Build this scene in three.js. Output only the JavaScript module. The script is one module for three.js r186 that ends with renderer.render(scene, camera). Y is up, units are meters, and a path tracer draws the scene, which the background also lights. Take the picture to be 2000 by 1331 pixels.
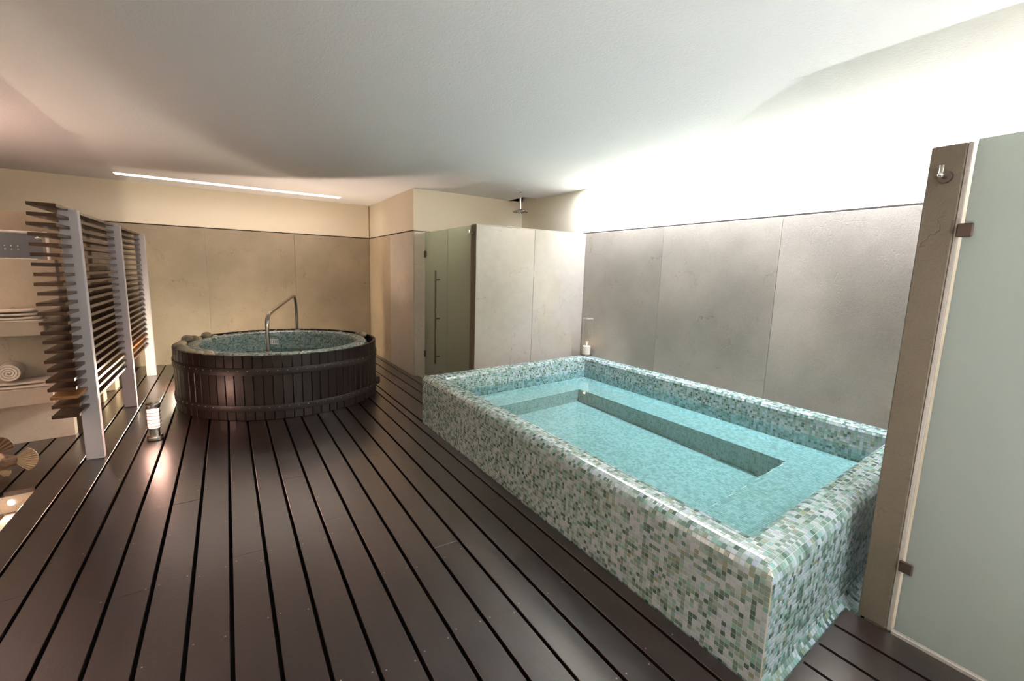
import * as THREE from 'three';
import { mergeGeometries } from 'three/addons/utils/BufferGeometryUtils.js';
import { RectAreaLightUniformsLib } from 'three/addons/lights/RectAreaLightUniformsLib.js';

// ---------------------------------------------------------------- camera, light, exposure
const scene = new THREE.Scene();
scene.background = new THREE.Color(0x000000);
const camera = new THREE.PerspectiveCamera(74.5, 2000 / 1331, 0.05, 60);
camera.position.set(0, 1.5, 0);
camera.rotation.set(-0.14863, -0.566075, 0.02929, 'YXZ');
camera.updateMatrixWorld();
const renderer = new THREE.WebGLRenderer({ antialias: true });
renderer.toneMapping = THREE.LinearToneMapping;
renderer.toneMappingExposure = 2.15;
renderer.shadowMap.enabled = true;
RectAreaLightUniformsLib.init();
const LIGHT = {
  coveRight: { color: [0.86, 0.9, 1.0], power: 66, glow: 5 },
  fillCoveLeft: { color: [1.0, 0.72, 0.6], power: 13, glow: 7 },
  coveBack: { color: [1.0, 0.89, 0.86], power: 1.1, glow: 2.9 },
  fillCoveFront: { color: [0.92, 0.96, 1.0], power: 38, glow: 9 },
  bollard: { color: [1.0, 0.57, 0.44], power: 0.42, glow: 0.5 },
  unseenBollard: { color: [1.0, 0.85, 0.62], power: 5.2, glow: 8 },
  fillUpLeft: { color: [1.0, 0.66, 0.54], power: 4.9, glow: 3 },
  fillUpFront: { color: [0.93, 0.96, 1.0], power: 17, glow: 3 },
  fillUpBack: { color: [1.0, 0.77, 0.62], power: 6.5, glow: 3 },
  step: { color: [1.0, 0.74, 0.48], power: 0.8, glow: 8 },
  candle: { color: [1.0, 0.75, 0.4], power: 0.005, glow: 0.8 },
};
const rgb = (a) => new THREE.Color().setRGB(...a);

// ---------------------------------------------------------------- helpers
let seed = 7;
function rnd() { seed = (seed * 1664525 + 1013904223) >>> 0; return seed / 4294967296; }
const rr = (a, b) => a + (b - a) * rnd();
const V = (x, y, z) => new THREE.Vector3(x, y, z);
const used = new Map();
function numbered(n) { const k = used.get(n) || 0; used.set(n, k + 1); return k ? `${n}_${String(k).padStart(3, '0')}` : n; }
function mesh(name, geo, mat, parent = scene) {
  const m = new THREE.Mesh(geo, mat); m.name = numbered(name); m.castShadow = m.receiveShadow = true; parent.add(m); return m;
}
function tag(o, label, category, group) { o.userData = { ...o.userData, label, category }; if (group) o.userData.group = group; return o; }
function thing(name, label, category, pos = [0, 0, 0], group) {
  const g = new THREE.Group(); g.name = numbered(name); scene.add(g); g.position.set(...pos); return tag(g, label, category, group);
}
function struct(name, geo, mat, parent) { const m = mesh(name, geo, mat, parent); if (!parent) m.userData.kind = 'structure'; return m; }
function structGroup(name) { const g = new THREE.Group(); g.name = numbered(name); g.userData.kind = 'structure'; scene.add(g); return g; }
function copyOf(src, label) {
  const c = src.clone(); c.name = numbered(src.name.replace(/_\d{3}$/, '')); c.userData = { ...src.userData }; if (label) c.userData.label = label; scene.add(c); return c;
}
const merge = (list) => mergeGeometries(list.map((g) => (g.index ? g.toNonIndexed() : g)), false);

// polygon soup with flat normals and metric box-projected uv
class Soup {
  constructor() { this.p = []; this.n = []; this.u = []; this.off = [rnd() * 4, rnd() * 4]; if (Soup.fixed) this.off = Soup.fixed; }
  tri(a, b, c) {
    const n = V().crossVectors(V().subVectors(b, a), V().subVectors(c, a)).normalize();
    for (const v of [a, b, c]) { this.p.push(v.x, v.y, v.z); this.n.push(n.x, n.y, n.z); this.uv(v, n); }
  }
  uv(v, n) {
    const ax = Math.abs(n.x), ay = Math.abs(n.y), az = Math.abs(n.z), o = this.off;
    if (ay >= ax && ay >= az) this.u.push(v.x + o[0], v.z + o[1]);
    else if (ax >= az) this.u.push(v.z + o[0], v.y + o[1]);
    else this.u.push(v.x + o[0], v.y + o[1]);
  }
  quad(a, b, c, d) { this.tri(a, b, c); this.tri(a, c, d); }
  geo() {
    const g = new THREE.BufferGeometry();
    g.setAttribute('position', new THREE.Float32BufferAttribute(this.p, 3));
    g.setAttribute('normal', new THREE.Float32BufferAttribute(this.n, 3));
    g.setAttribute('uv', new THREE.Float32BufferAttribute(this.u, 2));
    return g;
  }
}
// chamfered box between two corners: 44 triangles
function cbox(x0, x1, y0, y1, z0, z1, c = 0.002) {
  const s = new Soup(), lo = [x0, y0, z0], hi = [x1, y1, z1];
  c = Math.min(c, (x1 - x0) * 0.45, (y1 - y0) * 0.45, (z1 - z0) * 0.45);
  const P = (sx, sy, sz, k) => { const sg = [sx, sy, sz], r = []; for (let i = 0; i < 3; i++) { const e = sg[i] > 0 ? hi[i] : lo[i]; r.push(i === k ? e : e - sg[i] * c); } return V(...r); };
  const ctr = V((x0 + x1) / 2, (y0 + y1) / 2, (z0 + z1) / 2);
  const put = (...v) => { const n = V().crossVectors(V().subVectors(v[1], v[0]), V().subVectors(v[2], v[0])); const m = V(); v.forEach((q) => m.add(q)); m.divideScalar(v.length).sub(ctr); if (n.dot(m) < 0) v.reverse(); v.length === 4 ? s.quad(...v) : s.tri(...v); };
  for (let k = 0; k < 3; k++) for (const e of [-1, 1]) {
    const f = (a, b) => { const g = [0, 0, 0]; g[k] = e; g[(k + 1) % 3] = a; g[(k + 2) % 3] = b; return P(...g, k); };
    put(f(-1, -1), f(1, -1), f(1, 1), f(-1, 1));
  }
  for (let k = 0; k < 3; k++) for (const a of [-1, 1]) for (const b of [-1, 1]) {
    const i = (k + 1) % 3, j = (k + 2) % 3, f = (e, w) => { const g = [0, 0, 0]; g[k] = e; g[i] = a; g[j] = b; return P(...g, w); };
    put(f(-1, i), f(1, i), f(1, j), f(-1, j));
  }
  for (const a of [-1, 1]) for (const b of [-1, 1]) for (const d of [-1, 1]) put(P(a, b, d, 0), P(a, b, d, 1), P(a, b, d, 2));
  return s.geo();
}
const slab = (x0, x1, y0, y1, z0, z1) => cbox(x0, x1, y0, y1, z0, z1, 0.0005);
// extrude a convex-or-not ring of [x,z] straight up
function prism(ring, y0, y1, c = 0) {
  const s = new Soup(), n = ring.length;
  const tris = THREE.ShapeUtils.triangulateShape(ring.map((q) => new THREE.Vector2(q[0], q[1])), []);
  const flip = THREE.ShapeUtils.area(ring.map((q) => new THREE.Vector2(q[0], q[1]))) > 0;
  for (const t of tris) {
    const [a, b, d] = t.map((i) => ring[i]);
    const up = [V(a[0], y1, a[1]), V(b[0], y1, b[1]), V(d[0], y1, d[1])], dn = [V(a[0], y0, a[1]), V(b[0], y0, b[1]), V(d[0], y0, d[1])];
    const nn = V().crossVectors(V().subVectors(up[1], up[0]), V().subVectors(up[2], up[0]));
    if (nn.y > 0) { s.tri(...up); s.tri(dn[0], dn[2], dn[1]); } else { s.tri(up[0], up[2], up[1]); s.tri(...dn); }
  }
  for (let i = 0; i < n; i++) {
    const a = ring[i], b = ring[(i + 1) % n];
    const q = [V(a[0], y0, a[1]), V(b[0], y0, b[1]), V(b[0], y1, b[1]), V(a[0], y1, a[1])];
    flip ? s.quad(q[3], q[2], q[1], q[0]) : s.quad(...q);
  }
  return s.geo();
}
function lathe(pts, seg = 48) { return new THREE.LatheGeometry(pts.map((p) => new THREE.Vector2(p[0], p[1])), seg); }
function tube(pts, r, seg = 40, rad = 12, closed = false) { return new THREE.TubeGeometry(new THREE.CatmullRomCurve3(pts.map((p) => V(...p)), closed, 'catmullrom', 0.5), seg, r, rad, closed); }
function cyl(r, y0, y1, seg = 24, x = 0, z = 0) { const g = new THREE.CylinderGeometry(r, r, y1 - y0, seg); g.translate(x, (y0 + y1) / 2, z); return g; }
function rod(a, b, r, seg = 12) { const A = V(...a), B = V(...b), d = V().subVectors(B, A), g = new THREE.CylinderGeometry(r, r, d.length(), seg); g.applyQuaternion(new THREE.Quaternion().setFromUnitVectors(V(0, 1, 0), d.normalize())); g.translate((A.x + B.x) / 2, (A.y + B.y) / 2, (A.z + B.z) / 2); return g; }

// ---------------------------------------------------------------- procedural textures
function lattice(n, sd) { const a = new Float32Array(n * n); let s = sd; for (let i = 0; i < a.length; i++) { s = (s * 1664525 + 1013904223) >>> 0; a[i] = s / 4294967296; } return a; }
function noiser(n, sd) {                                            // tileable value noise on the unit square, n cells a side
  const a = lattice(n, sd), sm = (t) => t * t * (3 - 2 * t);
  return (u, v) => {
    u = (u - Math.floor(u)) * n; v = (v - Math.floor(v)) * n;
    const i = Math.floor(u) % n, j = Math.floor(v) % n, i2 = (i + 1) % n, j2 = (j + 1) % n, x = sm(u - Math.floor(u)), y = sm(v - Math.floor(v));
    return (a[j * n + i] * (1 - x) + a[j * n + i2] * x) * (1 - y) + (a[j2 * n + i] * (1 - x) + a[j2 * n + i2] * x) * y;
  };
}
function fbm(base, oct, sd) { const f = []; for (let k = 0; k < oct; k++) f.push(noiser(base << k, sd + k * 101)); return (u, v) => { let s = 0, w = 0.5, t = 0; for (const q of f) { s += w * q(u, v); t += w; w *= 0.5; } return s / t; }; }
const toS = (l) => 255 * Math.pow(Math.min(1, Math.max(0, l)), 1 / 2.2);
function texture(w, h, fn, srgb) {
  const d = new Uint8Array(w * h * 4);
  for (let j = 0; j < h; j++) for (let i = 0; i < w; i++) { const c = fn((i + 0.5) / w, (j + 0.5) / h), k = (j * w + i) * 4; d[k] = c[0]; d[k + 1] = c[1]; d[k + 2] = c[2]; d[k + 3] = 255; }
  const t = new THREE.DataTexture(d, w, h); t.wrapS = t.wrapT = THREE.RepeatWrapping; t.magFilter = THREE.LinearFilter; t.minFilter = THREE.LinearMipmapLinearFilter; t.generateMipmaps = true;
  if (srgb) t.colorSpace = THREE.SRGBColorSpace; t.needsUpdate = true; return t;
}
const rep = (t, x, y = x) => { t.repeat.set(x, y); return t; };
const ramp = (x, a, b) => Math.min(1, Math.max(0, (x - a) / (b - a)));

const cloud = fbm(3, 6, 11), fine = fbm(32, 4, 23), crackA = fbm(5, 6, 31), crackB = fbm(9, 5, 47), mask = fbm(4, 3, 59), grit = noiser(512, 71);
function crackAt(u, v) {
  const wx = u + 0.05 * (cloud(u, v) - 0.5), wy = v + 0.05 * (fine(u, v) - 0.5);
  const a = Math.abs(crackA(wx, wy) - 0.5), b = Math.abs(crackB(wx, wy) - 0.5);
  const m = ramp(mask(u, v), 0.5, 0.66), m2 = ramp(mask(u + 0.4, v + 0.3), 0.52, 0.64);
  return Math.max((1 - ramp(a, 0.0005, 0.0045)) * m, (1 - ramp(b, 0.0005, 0.006)) * m2 * 0.8);
}
const stoneMap = rep(texture(1024, 1024, (u, v) => {
  const c = cloud(u, v) - 0.5, f = fine(u, v) - 0.5, k = crackAt(u, v), g = grit(u, v) - 0.5;
  const L = 1 + 0.16 * c + 0.05 * f + 0.05 * g;
  const st = ramp(cloud(v + 0.3, u + 0.6), 0.6, 0.75) * 0.35;
  return [212 * L - 34 * k - 4 * st, 205 * L - 37 * k - 12 * st, 194 * L - 40 * k - 28 * st].map((q) => Math.max(0, Math.min(255, q)));
}, true), 0.5);
const stoneCloudy = rep(texture(1024, 1024, (u, v) => {
  const c = cloud(u, v) - 0.5, f = mask(u * 2, v * 2) - 0.5, k = crackAt(u + 0.2, v + 0.4), g = grit(u, v) - 0.5;
  const L = 1 + 0.42 * c + 0.10 * f + 0.06 * g;
  return [206 * L - 30 * k, 194 * L - 34 * k, 176 * L - 38 * k].map((q) => Math.max(0, Math.min(255, q)));
}, true), 0.36);
const stoneBump = rep(texture(1024, 1024, (u, v) => { const k = crackAt(u, v), q = 150 + 40 * (fine(u, v) - 0.5) + 50 * (grit(u, v) - 0.5) - 120 * k; return [q, q, q]; }), 0.5);
const peel = fbm(48, 3, 83);
const plasterBump = rep(texture(512, 512, (u, v) => { const q = 255 * ramp(peel(u, v), 0.25, 0.75); return [q, q, q]; }), 2.2);
const grainN = (() => { const a = fbm(4, 5, 97), b = noiser(256, 98); return (u, v) => a(u * 1, v * 12) * 0.6 + b(u * 0.5, v) * 0.4; })();
const woodBump = rep(texture(512, 512, (u, v) => { const q = 120 + 110 * (peel(u, v) - 0.5) + 70 * (grainN(v, u) - 0.5); return [q, q, q]; }), 1.6);
const woodMap = rep(texture(512, 512, (u, v) => { const L = 1 + 0.35 * (grainN(v, u) - 0.5) + 0.25 * (cloud(u, v) - 0.5); return [205 * L, 200 * L, 196 * L].map((q) => Math.max(0, Math.min(255, q))); }, true), 1.0);
const rip = fbm(4, 4, 111);
const rippleBump = rep(texture(512, 512, (u, v) => { const q = 255 * rip(u, v); return [q, q, q]; }), 0.8);
const clothBump = rep(texture(256, 256, (u, v) => { const q = 128 + 120 * (grit(u, v) - 0.5); return [q, q, q]; }), 8);

// ---------------------------------------------------------------- materials
const std = (o) => new THREE.MeshStandardMaterial(o);
const phy = (o) => new THREE.MeshPhysicalMaterial(o);
const M = {
  plaster: std({ color: 0xe9e3d0, roughness: 0.85, bumpMap: plasterBump, bumpScale: 0.0006 }),
  cream: std({ color: 0xe4d8c2, roughness: 0.85, bumpMap: plasterBump, bumpScale: 0.0006 }),
  ceiling: std({ color: 0xf3f2f2, roughness: 0.9, bumpMap: plasterBump, bumpScale: 0.0006 }),
  groove: std({ color: 0x2a241e, roughness: 0.9 }),  // dark strip stands in for the shadow gap above the cladding
  slabDark: std({ color: 0x14100e, roughness: 0.95 }),
  steel: std({ color: 0xb9b4b0, roughness: 0.22, metalness: 1 }),
  steelDark: std({ color: 0x6b625c, roughness: 0.4, metalness: 0.9 }),
  silver: std({ color: 0xe6e0de, roughness: 0.35, metalness: 0.4 }),
  chrome: std({ color: 0xdcdad8, roughness: 0.1, metalness: 1 }),
  grout: std({ color: 0xcdc8bb, roughness: 0.8 }),
  postPaint: std({ color: 0xb6b0b4, roughness: 0.5 }),
  hoop: std({ color: 0x1e1616, roughness: 0.5 }),
  white: std({ color: 0xf1ede6, roughness: 0.6 }),
  kerb: std({ color: 0xb3a29c, roughness: 0.8 }),
  wax: std({ color: 0xc6bfb2, roughness: 0.55 }),
  towel: std({ color: 0xf0e6dc, roughness: 0.95, bumpMap: clothBump, bumpScale: 0.002 }),
  screw: std({ color: 0x9a8f88, roughness: 0.5, metalness: 0.6 }),
  brownMetal: std({ color: 0x4d4038, roughness: 0.45, metalness: 0.5 }),
};
const stones = [0xf6f0ea, 0xf1ebe4, 0xf4ede4, 0xeee8e2].map((c) => std({ color: c, map: stoneMap, bumpMap: stoneBump, bumpScale: 0.002, roughness: 0.55 }));
const stonesTan = [0xcdc5b9, 0xcbc3b8, 0xccc4b9, 0xcac2b7].map((c) => std({ color: c, map: stoneCloudy, bumpMap: stoneBump, bumpScale: 0.003, roughness: 0.55 }));
const stonesGrey = [0xc2c4c9, 0xbec0c5, 0xc1c3c8, 0xbdbfc5].map((c) => std({ color: c, map: stoneCloudy, bumpMap: stoneBump, bumpScale: 0.002, roughness: 0.5 }));
const stoneWarmLit = std({ color: 0xf0e0c6, map: stoneMap, bumpMap: stoneBump, bumpScale: 0.003, roughness: 0.62 });  // part stone tone, part warm light patch put into its colour
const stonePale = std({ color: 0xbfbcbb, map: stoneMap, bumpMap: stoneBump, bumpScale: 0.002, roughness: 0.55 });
const stoneEndShade = std({ color: 0x776e61, map: stoneMap, bumpMap: stoneBump, bumpScale: 0.004, roughness: 0.65 });  // partition ends: their shade is put into the stone colour
const decks = [0x301f1e, 0x2f1e1d, 0x322120, 0x2e1d1c].map((c) => phy({ clearcoat: 0.8, clearcoatRoughness: 0.24, ior: 1.65, color: c, map: woodMap, bumpMap: woodBump, bumpScale: 0.0009, roughness: 0.33 }));
const staveMats = [0x281c1c, 0x251a1a, 0x2c1f1e].map((c) => std({ color: c, map: woodMap, bumpMap: woodBump, bumpScale: 0.0008, roughness: 0.38 }));
const slatMats = [0x5a3d31, 0x50362b, 0x624434].map((c) => std({ color: c, map: woodMap, bumpMap: woodBump, bumpScale: 0.0004, roughness: 0.24 }));
const slatPale = std({ color: 0xa9784a, map: woodMap, roughness: 0.4 });
const lamp = (l) => std({ color: 0xffffff, roughness: 0.6, emissive: rgb(l.color), emissiveIntensity: l.glow });

// ---------------------------------------------------------------- dimensions (metres; measured from the photograph's vanishing points)
const HC = 2.608, HL = 2.035, XA = 2.19, XG = 2.365, XR = 3.97, ZB = -8.3, ZA = -6.06, ZP = -4.53, XL = -4.0, ZF = 2.2;
const T = 0.02;                                                    // stone cladding thickness

// ---------------------------------------------------------------- shell
// stone cladding: one mesh per panel, joints 4 mm
function panelsX(parent, xs, z, toward, y0 = 0, y1 = HL, mats = stones) {   // panels in a plane of constant z, face at z, body behind it
  for (let i = 0; i + 1 < xs.length; i++) struct('panel', cbox(xs[i] + 0.0015, xs[i + 1] - 0.0015, y0, y1, toward > 0 ? z - T : z, toward > 0 ? z : z + T, 0.0015), Array.isArray(mats) ? mats[i % mats.length] : mats, parent);
}
function panelsZ(parent, zs, x, toward, y0 = 0, y1 = HL, mats = stones) {
  for (let i = 0; i + 1 < zs.length; i++) struct('panel', cbox(toward > 0 ? x - T : x, toward > 0 ? x : x + T, y0, y1, zs[i] + 0.0015, zs[i + 1] - 0.0015, 0.0015), Array.isArray(mats) ? mats[i % mats.length] : mats, parent);
}
{ // back wall: slabs cut from one block, so the clouding runs on
  Soup.fixed = [0.35, 0.8];
  const w = struct('wall_back', slab(XL - 0.15, XA, -0.4, HC + 0.35, ZB - 0.18, ZB - 0.012), M.cream);
  panelsX(w, [XL, -2.69, -1.47, -0.25, 0.97, XA], ZB, 1, 0, HL, stonesTan);
  struct('groove', slab(XL, XA, HL + 0.001, HL + 0.016, ZB - 0.014, ZB - 0.009), M.groove, w);
  Soup.fixed = null;
}
{ // masonry block between the tub corner and the far shower
  const w = struct('wall_alcove', slab(XA + 0.012, XR + 0.2, -0.4, HC + 0.35, ZB - 0.18, ZA - 0.012), M.cream);
  struct('panel', cbox(XA, XA + T, 0, HL, ZB + 0.0015, -7.1, 0.0015), stoneWarmLit, w);
  struct('panel', cbox(XA, XA + T, 0, HL, -7.097, ZA, 0.0015), stones[1], w);
  struct('groove', slab(XA + 0.009, XA + 0.014, HL + 0.001, HL + 0.016, ZB, ZA - 0.012), M.groove, w);
  panelsX(w, [XA + T, XG, 3.16, XR], ZA, 1);
  struct('groove', slab(XA + 0.012, XR, HL + 0.001, HL + 0.01, ZA - 0.014, ZA - 0.009), M.groove, w);
}
{ // right wall
  const w = struct('wall_right', slab(XR + 0.012, XR + 0.2, -0.4, HC + 0.35, ZA - 0.012, ZF + 0.15), M.plaster);
  panelsZ(w, [ZA, -4.52, -3.293, -2.067, -0.845, 0.37, 1.3, ZF], XR, -1, 0, HL, stonesGrey);
  struct('groove', slab(XR + 0.008, XR + 0.013, HL + 0.001, HL + 0.016, ZA, ZF), M.groove, w);
}
struct('wall_left', slab(XL - 0.15, XL, -1.5, HC + 0.35, ZB, ZF + 0.15), M.plaster);
struct('wall_front', slab(XL - 0.15, XR + 0.2, -1.5, HC + 0.35, ZF, ZF + 0.15), M.plaster);

// ceiling with two light slots, two added fill slots and the dark notch over the shower
const SR = { x0: 3.735, x1: XR + 0.012, z0: -4.54, z1: 1.7 }, SL = { x0: XL - 0.012, x1: XL + 0.24, z0: -4.4, z1: 1.7 }, SB = { x0: -1.14, x1: 1.59, z0: -7.81, z1: -7.62 }, SF = { x0: 0.2, x1: 2.3, z0: 0.95, z1: 1.15 };
{
  const t = HC + 0.3, p = [];
  const box = (x0, x1, z0, z1) => p.push(slab(x0, x1, HC, t, z0, z1));
  const W0 = XL - 0.15;
  box(W0, SR.x0, ZB - 0.18, SB.z0); box(W0, SB.x0, SB.z0, SB.z1); box(SB.x1, SR.x0, SB.z0, SB.z1); box(W0, SR.x0, SB.z1, SL.z0);
  box(SL.x1, SR.x0, SL.z0, SF.z0); box(SL.x1, SF.x0, SF.z0, SF.z1); box(SF.x1, SR.x0, SF.z0, SF.z1); box(SL.x1, SR.x0, SF.z1, ZF + 0.15); box(W0, SL.x1, SL.z1, ZF + 0.15);
  box(SR.x0, XR + 0.2, -5.66, SR.z0); box(SR.x0, XR + 0.2, SR.z1, ZF + 0.15); box(SR.x0, XR + 0.2, ZB - 0.18, ZA - 0.012);
  p.push(slab(XL - 0.15, XR + 0.2, t, t + 0.12, ZB - 0.18, ZF + 0.15));
  struct('ceiling', merge(p), M.ceiling);
}
function coveLight(s, rec, L, label, turn = 0) {
  const g = thing('recessed_light_strip', label, 'light', [(s.x0 + s.x1) / 2, HC + rec, (s.z0 + s.z1) / 2]);
  const w = s.x1 - s.x0 - 0.004, d = s.z1 - s.z0 - 0.004;
  mesh('diffuser', slab(-w / 2 + 0.004, w / 2 - 0.004, 0, 0.012, -d / 2 + 0.004, d / 2 - 0.004), lamp(L), g);
  mesh('tray', slab(-w / 2, w / 2, 0.0125, 0.03, -d / 2, d / 2), M.white, g);
  const a = new THREE.RectAreaLight(rgb(L.color), L.power, w - 0.01, d - 0.01); a.rotation.x = -Math.PI / 2; a.position.y = -0.006; g.add(a);
  return g;
}
function wallWasher(x, sgn, z0, z1, L, tilt, label) {               // a strip on the slot's inner side, turned to the wall
  const len = z1 - z0 - 0.02, g = thing('recessed_light_strip', label, 'light', [x, HC, (z0 + z1) / 2]);
  if (sgn < 0) g.rotation.y = Math.PI;
  mesh('tray', slab(0.0015, 0.008, 0.02, 0.2, -len / 2, len / 2), M.white, g);
  mesh('diffuser', slab(0.0085, 0.016, 0.03, 0.19, -len / 2 + 0.005, len / 2 - 0.005), lamp(L), g);
  const a = new THREE.RectAreaLight(rgb(L.color), L.power, len - 0.02, 0.15); a.rotation.set(tilt, -Math.PI / 2, 0, 'YXZ'); a.position.set(0.055, 0.11, 0); g.add(a);
}
wallWasher(SR.x0, 1, SR.z0, SR.z1, LIGHT.coveRight, -0.95, 'long bright white light slot in the ceiling edge above the mosaic pool wall');
wallWasher(SL.x1, -1, SL.z0, SL.z1, LIGHT.fillCoveLeft, -0.1, 'added warm fill slot in the ceiling edge above the unseen stair wall at far left');  // added out of view to brighten the left ceiling
coveLight(SB, 0.07, LIGHT.coveBack, 'narrow white light slot in the ceiling above the round wooden tub');
coveLight(SF, 0.07, LIGHT.fillCoveFront, 'added fill light slot in the ceiling behind the viewer, above the open deck');  // added fill for the near pool face and deck

// partitions of the two showers
{
  const w = struct('wall_partition_far', slab(XG + T, XR + 0.01, -0.1, HL - 0.012, ZP - 0.1, ZP - T), M.plaster);
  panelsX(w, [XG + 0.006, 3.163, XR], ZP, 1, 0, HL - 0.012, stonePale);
  panelsX(w, [XG + T, 3.163, XR], ZP - 0.12, -1, 0, HL - 0.012);
  struct('panel', cbox(XG, XG + T, 0, HL - 0.012, ZP - 0.12, ZP - T - 0.0005, 0.0015), stoneEndShade, w);
  struct('edge_strip', cbox(XG, XG + 0.006, 0, HL - 0.012, ZP - T, ZP, 0.002), stoneEndShade, w);
  struct('coping', cbox(XG, XR, HL - 0.012, HL, ZP - 0.12, ZP, 0.004), stonePale, w);
}
{
  const z0 = -0.696, z1 = -0.578;
  const w = struct('wall_partition_near', slab(XG + T, XR + 0.01, -0.1, HL - 0.012, z0 + T, z1 - T), M.plaster);
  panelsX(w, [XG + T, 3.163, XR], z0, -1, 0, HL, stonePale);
  panelsX(w, [XG + 0.012, 3.163, XR], z1, 1, 0, HL);
  struct('panel', cbox(XG, XG + T, 0, HL, z0, z1 - 0.014, 0.004), stoneEndShade, w);
  struct('edge_strip', cbox(XG + 0.001, XG + 0.012, 0, HL, z1 - 0.0135, z1 + 0.002, 0.003), stonePale, w);
  struct('coping', cbox(XG + T, XR, HL - 0.012, HL + 0.001, z0 + T, z1 - T, 0.001), stonePale, w);
}
{ // far end of the near shower, behind the frosted glass
  const w = struct('wall_partition_rear', slab(XG, XR + 0.01, 0, HL, 0.9, 1.02), M.plaster);
}

// ---------------------------------------------------------------- deck
const floor = structGroup('floor');
const PITCH = 0.1558, G0 = 0.0935, GAP = 0.0155;
const gapX = (k) => G0 + PITCH * k;
const POOL = { NL: [1.585, -0.715], NR: [XR - 0.006, -0.925], FR: [XR - 0.006, -4.415], FL: [1.585, -4.13], h: 0.475 };
{
  struct('subfloor', prism([[XL, ZB], [XR, ZB], [XR, ZF], [XL, ZF]], -0.42, -0.34), M.slabDark, floor);
  struct('joist_deck', prism([[-1.13, ZB], [1.585, ZB], [1.585, ZF], [-1.13, ZF]], -0.12, -0.055), M.slabDark, floor);
  let mi = 0;
  const board = (x0, x1, z0, z1, cuts = []) => {
    const zs = [z0, ...cuts.filter((q) => q > z0 + 0.2 && q < z1 - 0.2).sort((a, b) => a - b), z1];
    for (let i = 0; i + 1 < zs.length; i++) {
      struct('plank', cbox(x0 + GAP / 2, x1 - GAP / 2, -0.03 , rr(-0.0012, 0.0006), zs[i] + (i ? 0.001 : 0), zs[i + 1], 0.002), decks[Math.floor(rnd() * 4)], floor);
    }
  };
  for (let k = -8; k <= 9; k++) {                                   // the open deck
    const x0 = gapX(k), x1 = k === 9 ? 1.583 : gapX(k + 1);
    board(x0, x1, ZB, ZF, [k % 3 ? 9 : -6.9 + rr(-0.5, 0.5), (k + 20) % 4 === 1 ? -3.4 + rr(-0.3, 0.3) : 9, (k + 20) % 3 === 1 ? -2.4 + rr(-0.3, 0.3) : 9]);
  }
  for (let k = 10; k <= 13; k++) board(k === 10 ? 1.583 : gapX(k), Math.min(gapX(k + 1), XG), ZB, k === 10 ? -4.17 : -4.2, [-6.3 + rr(-0.3, 0.3)]);
  // boards in front of the pool's short side, cut on its slant
  for (const [x0, x1] of [[1.583, 1.705], [1.705, 1.862], [1.862, 2.02], [2.02, 2.195], [2.195, 2.362]]) {
    const a = x0 + GAP / 2, b = x1 - GAP / 2, zc = (x) => -0.672 - 0.085 * (x - 1.6);
    struct('plank', prism([[a, zc(a)], [b, zc(b)], [b, ZF], [a, ZF]], -0.03, 0), decks[mi++ % 4], floor);
  }
  struct('edge_board', prism([[1.583, -0.669], [XG, -0.735], [XG, -0.742], [1.583, -0.676]], -0.06, -0.002), decks[3], floor);
  // left landing in front of the plaster wall, its front edge cut on a slant
  for (let k = -20; k <= -9; k++) {
    const a = gapX(k) + GAP / 2, b = gapX(k + 1) - GAP / 2, zc = (x) => -4.055 + 0.12 * (-1.13 - x);
    struct('plank', prism([[a, ZB], [b, ZB], [b, zc(b)], [a, zc(a)]], -0.03, -0.001), decks[(k + 40) % 4], floor);
  }
  // sunken stair on the left: riser, lower boards, white kerb
  struct('riser', prism([[-4, -4.1], [-1.132, -4.1], [-1.132, -4.062], [-4, -3.72]], -0.34, -0.034), stones[0], floor);
  for (let k = -20; k <= -9; k++) struct('plank', slab(gapX(k) + GAP / 2, gapX(k + 1) - GAP / 2, -0.17, -0.145, -4.2, ZF), decks[(k + 41) % 4], floor);
  struct('kerb', cbox(-4, -1.14, -0.4, -0.11, -3.87, -3.4, 0.01), M.kerb, floor);
  struct('stringer', slab(-1.145, -1.12, -0.34, -0.031, -4.05, ZF), M.slabDark, floor);
  // cabin floors
  struct('cabin_floor', prism([[XG, ZA], [XR, ZA], [XR, ZP - 0.12], [XG, ZP - 0.12]], -0.05, -0.002), stones[2], floor);
  struct('cabin_floor', prism([[XG + 0.03, -0.578], [XR, -0.578], [XR, 0.9], [XG + 0.03, 0.9]], -0.05, -0.002), stones[2], floor);
  // countersunk screws, two at each joist: far too many to pick apart
  const pos = [], sg = new THREE.CylinderGeometry(0.0034, 0.0034, 0.0016, 8);
  for (let k = -7; k <= 9; k++) for (let j = 0; j < 18; j++) for (const s of [0, 1]) {
    if (rnd() < 0.25) continue;
    pos.push([gapX(k + s) + (s ? -0.024 : 0.024), ZB + 0.3 + j * 0.5 + 0.015 * s + rr(-0.03, 0.03) - 0.006 * k]);
  }
  const im = new THREE.InstancedMesh(sg, M.screw, pos.length); im.name = 'screws'; im.userData.kind = 'stuff';
  pos.forEach((q, i) => im.setMatrixAt(i, new THREE.Matrix4().makeTranslation(q[0], 0.0004, q[1]))); floor.add(im);
}
struct('trim_1', cbox(XG - 0.006, XG + 0.03, -0.02, 0.014, -0.574, 0.9, 0.003), stonePale);

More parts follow.
